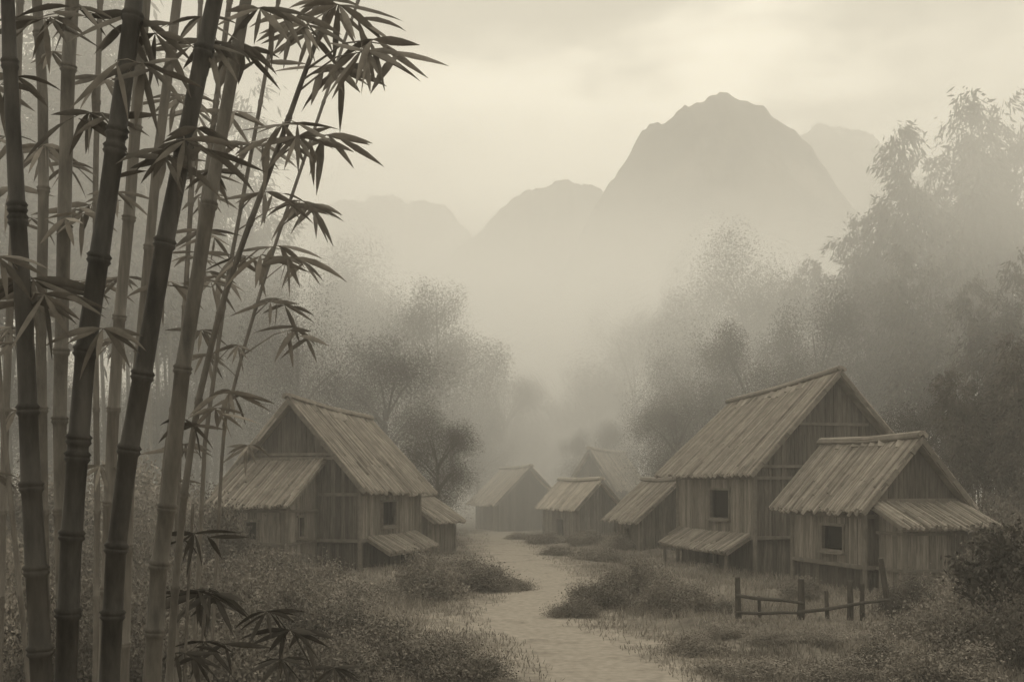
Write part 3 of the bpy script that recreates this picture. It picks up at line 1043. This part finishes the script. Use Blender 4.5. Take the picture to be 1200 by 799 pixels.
def stalk(label, pts, d, w0, w1, nodes, mat, leafmat, sprays, group, name='bamboo_stalk', overshoot=330, step=None):
    """a bamboo stalk standing at distance d. pts: its line; w0, w1: thickness at the top and the foot of the view;
    nodes: heights of its joints; sprays: (x, y, leaf length, leaf count, lean)"""
    foot_py = HY + CAMZ / d * F
    bx = (interp_curve(pts, foot_py) - HX) / F * d
    base = Vector((bx, d, float(gh(bx, d))))
    T = thing(name, label, 'bamboo', base, 0, group)
    yb = foot_py + 20
    yt = -overshoot
    ny = sorted(nodes)
    gapn = (ny[-1] - ny[0]) / (len(ny) - 1) if len(ny) > 1 else 110
    if step:
        gapn = step
    yy = ny[0] - gapn
    while yy > yt:
        ny.insert(0, yy); yy -= gapn * random.uniform(0.9, 1.1)
    yy = ny[-1] + gapn
    while yy < yb:
        ny.append(yy); yy += gapn * random.uniform(0.85, 1.0)
    rows = [(yb, 1.0)]
    rowset = list(np.linspace(yt, yb, 26))
    prof = []
    e = 0.013 / d * F
    for y in ny:
        prof += [(y - e * 2.6, 0.98), (y - e * 1.1, 1.27), (y - e * .25, 1.12), (y + e * .5, 1.12), (y + e * 1.2, 1.22), (y + e * 2.8, 0.97)]
    for y in rowset:
        if all(abs(y - q) > e * 4 for q in ny):
            prof.append((y, 0.94))
    prof.sort(reverse=True)
    P, Rr = [], []
    for y, k in prof:
        x = interp_curve(pts, y)
        w = w0 + (w1 - w0) * min(1.15, max(-0.35, y / 800))
        if y < 0:
            w *= max(0.12, 1 - (-y / overshoot) * 0.8)
        P.append(at(x, y, d) - base)
        Rr.append(max(0.004, w * k * 0.95 / F * d / 2))
    mb = MB()
    mb.tube(P, Rr, 14)
    mb.build('culm', M[mat], T, smooth=True)
    for sx, sy, ll, nl, lean in sprays:
        dd = d + random.uniform(-0.35, 0.25) * min(1, d / 8)
        c = at(sx, sy, dd) - base
        ry = sy + abs(sx - interp_curve(pts, sy)) * 0.35 + 12
        root = at(interp_curve(pts, ry), ry, d) - base
        s = MB()
        l = ll / F * d
        mid = root.lerp(c, .55) + Vector((0, 0, l * 0.15))
        s.tube([root, mid, c], [l * .022, l * .015, l * .009], 5)
        ends = [(c, 0.0)]
        if nl > 6:
            # a side twig or two, each with its own few leaves
            for sg in random.sample((-1, 1), random.choice((1, 2))):
                e = c + Vector((sg * l * random.uniform(.22, .4), random.uniform(-.3, .3) * l, -l * random.uniform(0.0, .25)))
                s.tube([mid.lerp(c, .6), (mid.lerp(c, .6) + e) / 2 + Vector((0, 0, l * .05)), e], [l * .012, l * .009, l * .006], 4)
                ends.append((e, sg * .25))
        nl2 = nl + 2
        for q in range(nl2):
            t = (q + random.uniform(-.35, .35)) / max(1, nl2 - 1)
            # leaves fan out sideways and hang
            a = math.pi * (1.04 - 1.08 * t) + random.uniform(-.12, .12) - lean
            tip, tl_ = ends[q % len(ends)] if random.random() < .8 else ends[0]
            dirv = Vector((math.cos(a - tl_), random.uniform(-.6, .6), -abs(math.sin(a)) * random.uniform(.5, 1.0) + 0.2 * math.cos(a) ** 2))
            b = tip.lerp(mid, random.choice((0, 0, .1, .2, .35)))
            s.leaf(b, dirv, l * random.uniform(.65, 1.25), l * random.uniform(.10, .155), random.uniform(.05, .6))
        s.build('leaf_spray', M[leafmat], T, smooth=True)
    return T


GD, GM, GP = 'thick dark bamboo stalks in the left foreground', 'grey bamboo stalks just behind the dark ones', 'thin pale bamboo stalks in the mist at left'
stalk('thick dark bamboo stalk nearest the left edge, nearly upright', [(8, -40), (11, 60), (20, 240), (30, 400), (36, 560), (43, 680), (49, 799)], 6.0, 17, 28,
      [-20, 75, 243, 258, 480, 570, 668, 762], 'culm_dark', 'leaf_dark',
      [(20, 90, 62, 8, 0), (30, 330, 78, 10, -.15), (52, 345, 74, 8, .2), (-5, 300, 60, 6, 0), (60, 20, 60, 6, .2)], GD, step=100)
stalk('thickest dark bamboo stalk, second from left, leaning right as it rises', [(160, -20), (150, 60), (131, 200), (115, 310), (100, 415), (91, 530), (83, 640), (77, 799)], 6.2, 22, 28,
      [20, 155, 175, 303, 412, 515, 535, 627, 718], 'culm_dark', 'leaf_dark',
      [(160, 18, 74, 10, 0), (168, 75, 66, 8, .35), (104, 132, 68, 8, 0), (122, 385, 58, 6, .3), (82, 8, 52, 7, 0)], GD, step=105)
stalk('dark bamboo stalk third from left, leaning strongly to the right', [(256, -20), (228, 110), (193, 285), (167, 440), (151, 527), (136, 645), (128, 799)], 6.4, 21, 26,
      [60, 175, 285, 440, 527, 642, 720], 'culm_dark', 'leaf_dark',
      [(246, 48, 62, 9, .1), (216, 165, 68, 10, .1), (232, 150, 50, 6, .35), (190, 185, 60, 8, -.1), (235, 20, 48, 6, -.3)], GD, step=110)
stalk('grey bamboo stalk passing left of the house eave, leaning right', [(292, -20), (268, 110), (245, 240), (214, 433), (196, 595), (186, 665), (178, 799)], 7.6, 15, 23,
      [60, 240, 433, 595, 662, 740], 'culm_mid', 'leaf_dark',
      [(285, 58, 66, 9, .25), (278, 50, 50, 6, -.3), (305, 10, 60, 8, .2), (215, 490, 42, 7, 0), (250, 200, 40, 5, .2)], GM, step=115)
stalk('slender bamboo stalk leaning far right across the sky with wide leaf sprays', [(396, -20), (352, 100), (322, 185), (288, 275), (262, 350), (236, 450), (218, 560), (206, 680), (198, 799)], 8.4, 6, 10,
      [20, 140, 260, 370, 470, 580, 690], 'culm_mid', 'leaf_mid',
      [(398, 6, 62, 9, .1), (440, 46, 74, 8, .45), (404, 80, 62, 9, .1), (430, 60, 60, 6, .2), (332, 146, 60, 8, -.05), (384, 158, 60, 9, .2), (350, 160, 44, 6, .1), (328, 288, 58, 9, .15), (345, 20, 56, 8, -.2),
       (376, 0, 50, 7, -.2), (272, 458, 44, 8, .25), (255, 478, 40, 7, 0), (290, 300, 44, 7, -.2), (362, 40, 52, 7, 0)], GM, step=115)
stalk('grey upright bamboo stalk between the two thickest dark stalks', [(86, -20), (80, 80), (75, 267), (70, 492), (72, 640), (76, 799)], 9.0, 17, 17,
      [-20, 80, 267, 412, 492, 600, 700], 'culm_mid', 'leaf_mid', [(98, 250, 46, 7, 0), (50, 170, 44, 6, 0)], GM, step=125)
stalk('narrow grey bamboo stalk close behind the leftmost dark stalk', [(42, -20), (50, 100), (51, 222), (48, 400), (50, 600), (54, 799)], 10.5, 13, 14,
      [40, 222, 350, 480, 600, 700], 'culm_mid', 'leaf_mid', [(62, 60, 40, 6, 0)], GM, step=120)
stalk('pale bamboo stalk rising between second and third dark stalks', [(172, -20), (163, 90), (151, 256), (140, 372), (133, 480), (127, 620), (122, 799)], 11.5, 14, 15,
      [60, 150, 256, 372, 480, 590, 690], 'culm_haze_pale', 'leaf_mid', [(116, 545, 40, 6, 0), (135, 225, 42, 6, -.2)], GP, step=112)
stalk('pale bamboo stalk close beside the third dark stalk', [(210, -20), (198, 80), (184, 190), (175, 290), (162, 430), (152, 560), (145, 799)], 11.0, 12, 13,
      [60, 180, 290, 410, 530, 640], 'culm_haze_pale', 'leaf_mid', [(200, 330, 42, 7, .1)], GP, step=115)
pale = [
    ('thin pale bamboo stalk in mist right of third dark stalk', [(236, -20), (226, 200), (214, 400), (208, 600), (206, 799)], 16, 6, [(246, 318, 46, 7, .1), (230, 130, 40, 6, .1)]),
    ('thin pale bamboo stalk in mist left of the leaning slender one', [(330, -20), (300, 150), (266, 330), (240, 520), (226, 799)], 15, 5, [(312, 225, 46, 7, 0), (352, 235, 46, 7, .2), (296, 170, 44, 7, -.2)]),
    ('thin pale bamboo stalk bending over the left house roof', [(352, 200), (318, 300), (288, 400), (262, 500), (246, 799)], 17, 4, [(352, 384, 46, 7, .1), (330, 350, 42, 7, 0), (375, 240, 40, 7, .2)]),
    ('thin pale bamboo stalk near the left edge leaning left', [(-10, 300), (2, 480), (16, 620), (34, 799)], 13, 6, [(20, 480, 40, 6, 0)]),
    ('thin pale bamboo stalk in the mist at extreme left', [(24, -20), (18, 200), (6, 500), (-2, 799)], 15, 9, [(6, 160, 46, 7, 0), (12, 220, 44, 6, 0)]),
    ('thin pale bamboo stalk behind the thickest dark stalk', [(118, -20), (112, 200), (112, 400), (114, 600), (112, 799)], 14, 7, [(105, 240, 50, 8, 0), (120, 90, 46, 7, 0), (110, 330, 44, 7, 0)]),
    ('thin pale bamboo stalk behind the grey stalk that leans right', [(272, -20), (256, 100), (226, 330), (196, 520), (170, 799)], 14, 7, [(266, 130, 46, 7, 0), (236, 270, 44, 7, 0)]),
]
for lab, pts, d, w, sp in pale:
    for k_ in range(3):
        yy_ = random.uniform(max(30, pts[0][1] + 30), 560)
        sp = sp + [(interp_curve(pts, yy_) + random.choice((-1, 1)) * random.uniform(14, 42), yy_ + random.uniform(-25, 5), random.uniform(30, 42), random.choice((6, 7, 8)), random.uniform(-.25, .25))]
    stalk(lab, pts, d, w, w + 1, [120, 240, 360, 480, 600, 700], 'culm_haze_pale', 'leaf_pale', sp, GP, overshoot=200, step=118)
young = [
    ('young leafy bamboo shoot with dark fan of leaves beside the grey stalk', [(243, 688), (240, 715), (232, 799)], 9.5, 3, [(244, 690, 58, 10, -.3), (232, 692, 50, 7, .2), (240, 752, 50, 8, .2)]),
    ('young bamboo shoot with dark leaves low in front of left house', [(335, 738), (330, 770), (320, 830)], 10.5, 3, [(340, 738, 52, 9, .2), (312, 716, 44, 6, .3), (330, 772, 44, 6, 0)]),
    ('young bamboo shoot with small leaves at bottom left corner', [(226, 590), (220, 700), (216, 799)], 9.0, 3, [(228, 625, 44, 8, 0), (216, 765, 42, 7, 0)]),
    ('young pale bamboo shoot lowest in the shrubs at bottom left', [(394, 780), (393, 800), (390, 860)], 11.5, 3, [(392, 782, 42, 6, .3)]),
]
for lab, pts, d, w, sp in young:
    stalk(lab, pts, d, w, w + 1, [pts[0][1] + 12, pts[0][1] + 70], 'culm_mid', 'leaf_deep', sp, 'young bamboo shoots in the left undergrowth', name='bamboo_shoot', overshoot=-pts[0][1], step=60)


# ------------------------------------------------------------------ air
def volume_box(name, x0, x1, y0, y1, z0, z1, mat):
    mb = MB()
    mb.box(x0, x1, y0, y1, z0, z1)
    o = mb.build(name, mat)
    o['kind'] = 'stuff'
    return o


def haze_material(density):
    m = bpy.data.materials.new('haze')
    m.use_nodes = True
    N, L = m.node_tree.nodes, m.node_tree.links
    N.remove(N['Principled BSDF'])
    pv = N.new('ShaderNodeVolumePrincipled')
    pv.inputs['Color'].default_value = (0.97, 0.965, 0.95, 1)
    pv.inputs['Density'].default_value = density
    pv.inputs['Anisotropy'].default_value = 0.35
    L.new(pv.outputs[0], N['Material Output'].inputs['Volume'])
    return m


volume_box('haze', -740, 740, -50, 940, -2.5, 260, haze_material(0.0022))


def mist_bank(loc, size, peak, seed):
    """a bank of low cloud lying in the valley, densest at its heart, thinning to nothing at its skin"""
    m = bpy.data.materials.new('mist')
    m.use_nodes = True
    N, L = m.node_tree.nodes, m.node_tree.links
    N.remove(N['Principled BSDF'])
    pv = N.new('ShaderNodeVolumePrincipled')
    pv.inputs['Color'].default_value = (0.995, 0.995, 0.99, 1)
    pv.inputs['Anisotropy'].default_value = 0.35
    tc = N.new('ShaderNodeTexCoord')
    ln = N.new('ShaderNodeVectorMath'); ln.operation = 'LENGTH'
    L.new(tc.outputs['Object'], ln.inputs[0])
    fall = N.new('ShaderNodeMapRange'); fall.interpolation_type = 'SMOOTHSTEP'
    fall.inputs['From Min'].default_value = 0.1; fall.inputs['From Max'].default_value = 1.0
    fall.inputs['To Min'].default_value = 1.0; fall.inputs['To Max'].default_value = 0.0
    L.new(ln.outputs['Value'], fall.inputs['Value'])
    no = N.new('ShaderNodeTexNoise'); no.inputs['Scale'].default_value = 2.2; no.inputs['Detail'].default_value = 2
    mp = N.new('ShaderNodeMapping'); mp.inputs['Location'].default_value = (seed, seed * .7, 0)
    L.new(tc.outputs['Object'], mp.inputs[0]); L.new(mp.outputs[0], no.inputs['Vector'])
    wr = N.new('ShaderNodeMapRange'); wr.inputs['From Min'].default_value = 0.35; wr.inputs['From Max'].default_value = 0.65
    wr.inputs['To Min'].default_value = 0.35 * peak; wr.inputs['To Max'].default_value = 1.4 * peak
    L.new(no.outputs['Fac'], wr.inputs['Value'])
    mu = N.new('ShaderNodeMath'); mu.operation = 'MULTIPLY'
    L.new(fall.outputs[0], mu.inputs[0]); L.new(wr.outputs[0], mu.inputs[1])
    L.new(mu.outputs[0], pv.inputs['Density'])
    L.new(pv.outputs[0], N['Material Output'].inputs['Volume'])
    import bmesh
    bm = bmesh.new()
    bmesh.ops.create_icosphere(bm, subdivisions=4, radius=1.0)
    me = bpy.data.meshes.new('mist')
    bm.to_mesh(me); bm.free()
    me.materials.append(m)
    o = bpy.data.objects.new('mist', me)
    COL.objects.link(o)
    o.location = loc; o.scale = size
    o['kind'] = 'stuff'


mist_bank((15, 265, 12), (230, 165, 60), 0.026, 1.3)
mist_bank((4, 106, 9), (72, 54, 29), 0.042, 4.2)
mist_bank((-7.5, 22, 12.5), (12, 13, 7), 0.055, 7.7)
mist_bank((36, 54, 21), (30, 15, 17), 0.085, 2.9)

# ------------------------------------------------------------------ sky, sun, camera
w = bpy.data.worlds.new('World')
scene.world = w
w.use_nodes = True
N, L = w.node_tree.nodes, w.node_tree.links
bg = N['Background']
SUN_EL, SUN_AZ, ZENITH = R(50), R(3), 7.0
sky = N.new('ShaderNodeTexSky')
sky.sky_type = 'NISHITA'
sky.sun_disc = False
sky.sun_elevation = SUN_EL
sky.sun_rotation = SUN_AZ
sky.dust_density = 6
bw = N.new('ShaderNodeRGBToBW')
L.new(sky.outputs[0], bw.inputs[0])
# an overcast veil: the clear sky behind flattened to a pale, warm cloud layer with soft darker banks
veil = N.new('ShaderNodeMix'); veil.data_type = 'FLOAT'
veil.inputs['Factor'].default_value = 0.8
L.new(bw.outputs[0], veil.inputs[2])
veil.inputs[3].default_value = 13.6
tc = N.new('ShaderNodeTexCoord')
mp = N.new('ShaderNodeMapping'); mp.inputs['Scale'].default_value = (1.0, 1.0, 2.6)
mp.inputs['Location'].default_value = (0.35, 0.0, 0.25)
L.new(tc.outputs['Generated'], mp.inputs['Vector'])
cn = N.new('ShaderNodeTexNoise'); cn.inputs['Scale'].default_value = 2.6; cn.inputs['Detail'].default_value = 5; cn.inputs['Roughness'].default_value = 0.5
L.new(mp.outputs[0], cn.inputs['Vector'])
cr = N.new('ShaderNodeMapRange'); cr.inputs['From Min'].default_value = 0.36; cr.inputs['From Max'].default_value = 0.66
cr.inputs['To Min'].default_value = 0.5; cr.inputs['To Max'].default_value = 1.12
cr.interpolation_type = 'SMOOTHSTEP'
L.new(cn.outputs['Fac'], cr.inputs['Value'])
mu = N.new('ShaderNodeMath'); mu.operation = 'MULTIPLY'
L.new(veil.outputs[0], mu.inputs[0]); L.new(cr.outputs[0], mu.inputs[1])
tint = N.new('ShaderNodeMix'); tint.data_type = 'RGBA'; tint.blend_type = 'MULTIPLY'; tint.inputs['Factor'].default_value = 1
tint.inputs[6].default_value = (1.0, 0.935, 0.765, 1)
# like any overcast sky it is brighter overhead than near the horizon
sx = N.new('ShaderNodeSeparateXYZ'); L.new(tc.outputs['Generated'], sx.inputs[0])
ze = N.new('ShaderNodeMapRange'); ze.inputs['From Min'].default_value = 0.46; ze.inputs['From Max'].default_value = 0.85
ze.inputs['To Min'].default_value = 1.0; ze.inputs['To Max'].default_value = ZENITH; ze.interpolation_type = 'SMOOTHSTEP'
L.new(sx.outputs['Z'], ze.inputs['Value'])
# the long dark bank of cloud above the summit
nb = N.new('ShaderNodeTexNoise'); nb.inputs['Scale'].default_value = 3.4; nb.inputs['Detail'].default_value = 4
L.new(mp.outputs[0], nb.inputs['Vector'])
wb = N.new('ShaderNodeMath'); wb.operation = 'MULTIPLY_ADD'; wb.inputs[1].default_value = 0.55; 
L.new(nb.outputs['Fac'], wb.inputs[0]); L.new(sx.outputs['Z'], wb.inputs[2])
bank = N.new('ShaderNodeMapRange'); bank.interpolation_type = 'SMOOTHSTEP'
bank.inputs['From Min'].default_value = 0.575; bank.inputs['From Max'].default_value = 0.68
bank.inputs['To Min'].default_value = 1.0; bank.inputs['To Max'].default_value = 0.25
L.new(wb.outputs[0], bank.inputs['Value'])
m3 = N.new('ShaderNodeMath'); m3.operation = 'MULTIPLY'
L.new(mu.outputs[0], m3.inputs[0]); L.new(bank.outputs[0], m3.inputs[1])
mu = m3
m2 = N.new('ShaderNodeMath'); m2.operation = 'MULTIPLY'
L.new(mu.outputs[0], m2.inputs[0]); L.new(ze.outputs[0], m2.inputs[1])
L.new(m2.outputs[0], tint.inputs[7])
L.new(tint.outputs[2], bg.inputs['Color'])
bg.inputs['Strength'].default_value = 0.1

sl = bpy.data.lights.new('sun', 'SUN')
sl.energy = 1.5
sl.angle = R(20)
sl.color = (1.0, 0.92, 0.76)
so = bpy.data.objects.new('sun', sl)
COL.objects.link(so)
dirv = Vector((math.sin(SUN_AZ) * math.cos(SUN_EL), math.cos(SUN_AZ) * math.cos(SUN_EL), math.sin(SUN_EL)))
so.rotation_euler = dirv.to_track_quat('Z', 'Y').to_euler()
so.location = dirv * 100

cam = bpy.data.cameras.new('camera')
cam.sensor_width = 36
cam.lens = F / 1200 * 36
cam.shift_y = (HY - 399.5) / 1200
cam.clip_start = 0.05
cam.clip_end = 3000
co = bpy.data.objects.new('camera', cam)
COL.objects.link(co)
co.location = (0, 0, CAMZ)
co.rotation_euler = (R(90), 0, 0)
scene.camera = co

scene.view_settings.view_transform = 'Standard'
scene.view_settings.look = 'None'
scene.view_settings.exposure = 0
scene.view_settings.gamma = 1
cy = scene.cycles
cy.max_bounces = 7
cy.diffuse_bounces = 3
cy.glossy_bounces = 2
cy.volume_bounces = 4
cy.volume_step_rate = 3.0
cy.volume_max_steps = 256
cy.transparent_max_bounces = 8
cy.use_denoising = True
cy.sample_clamp_indirect = 4
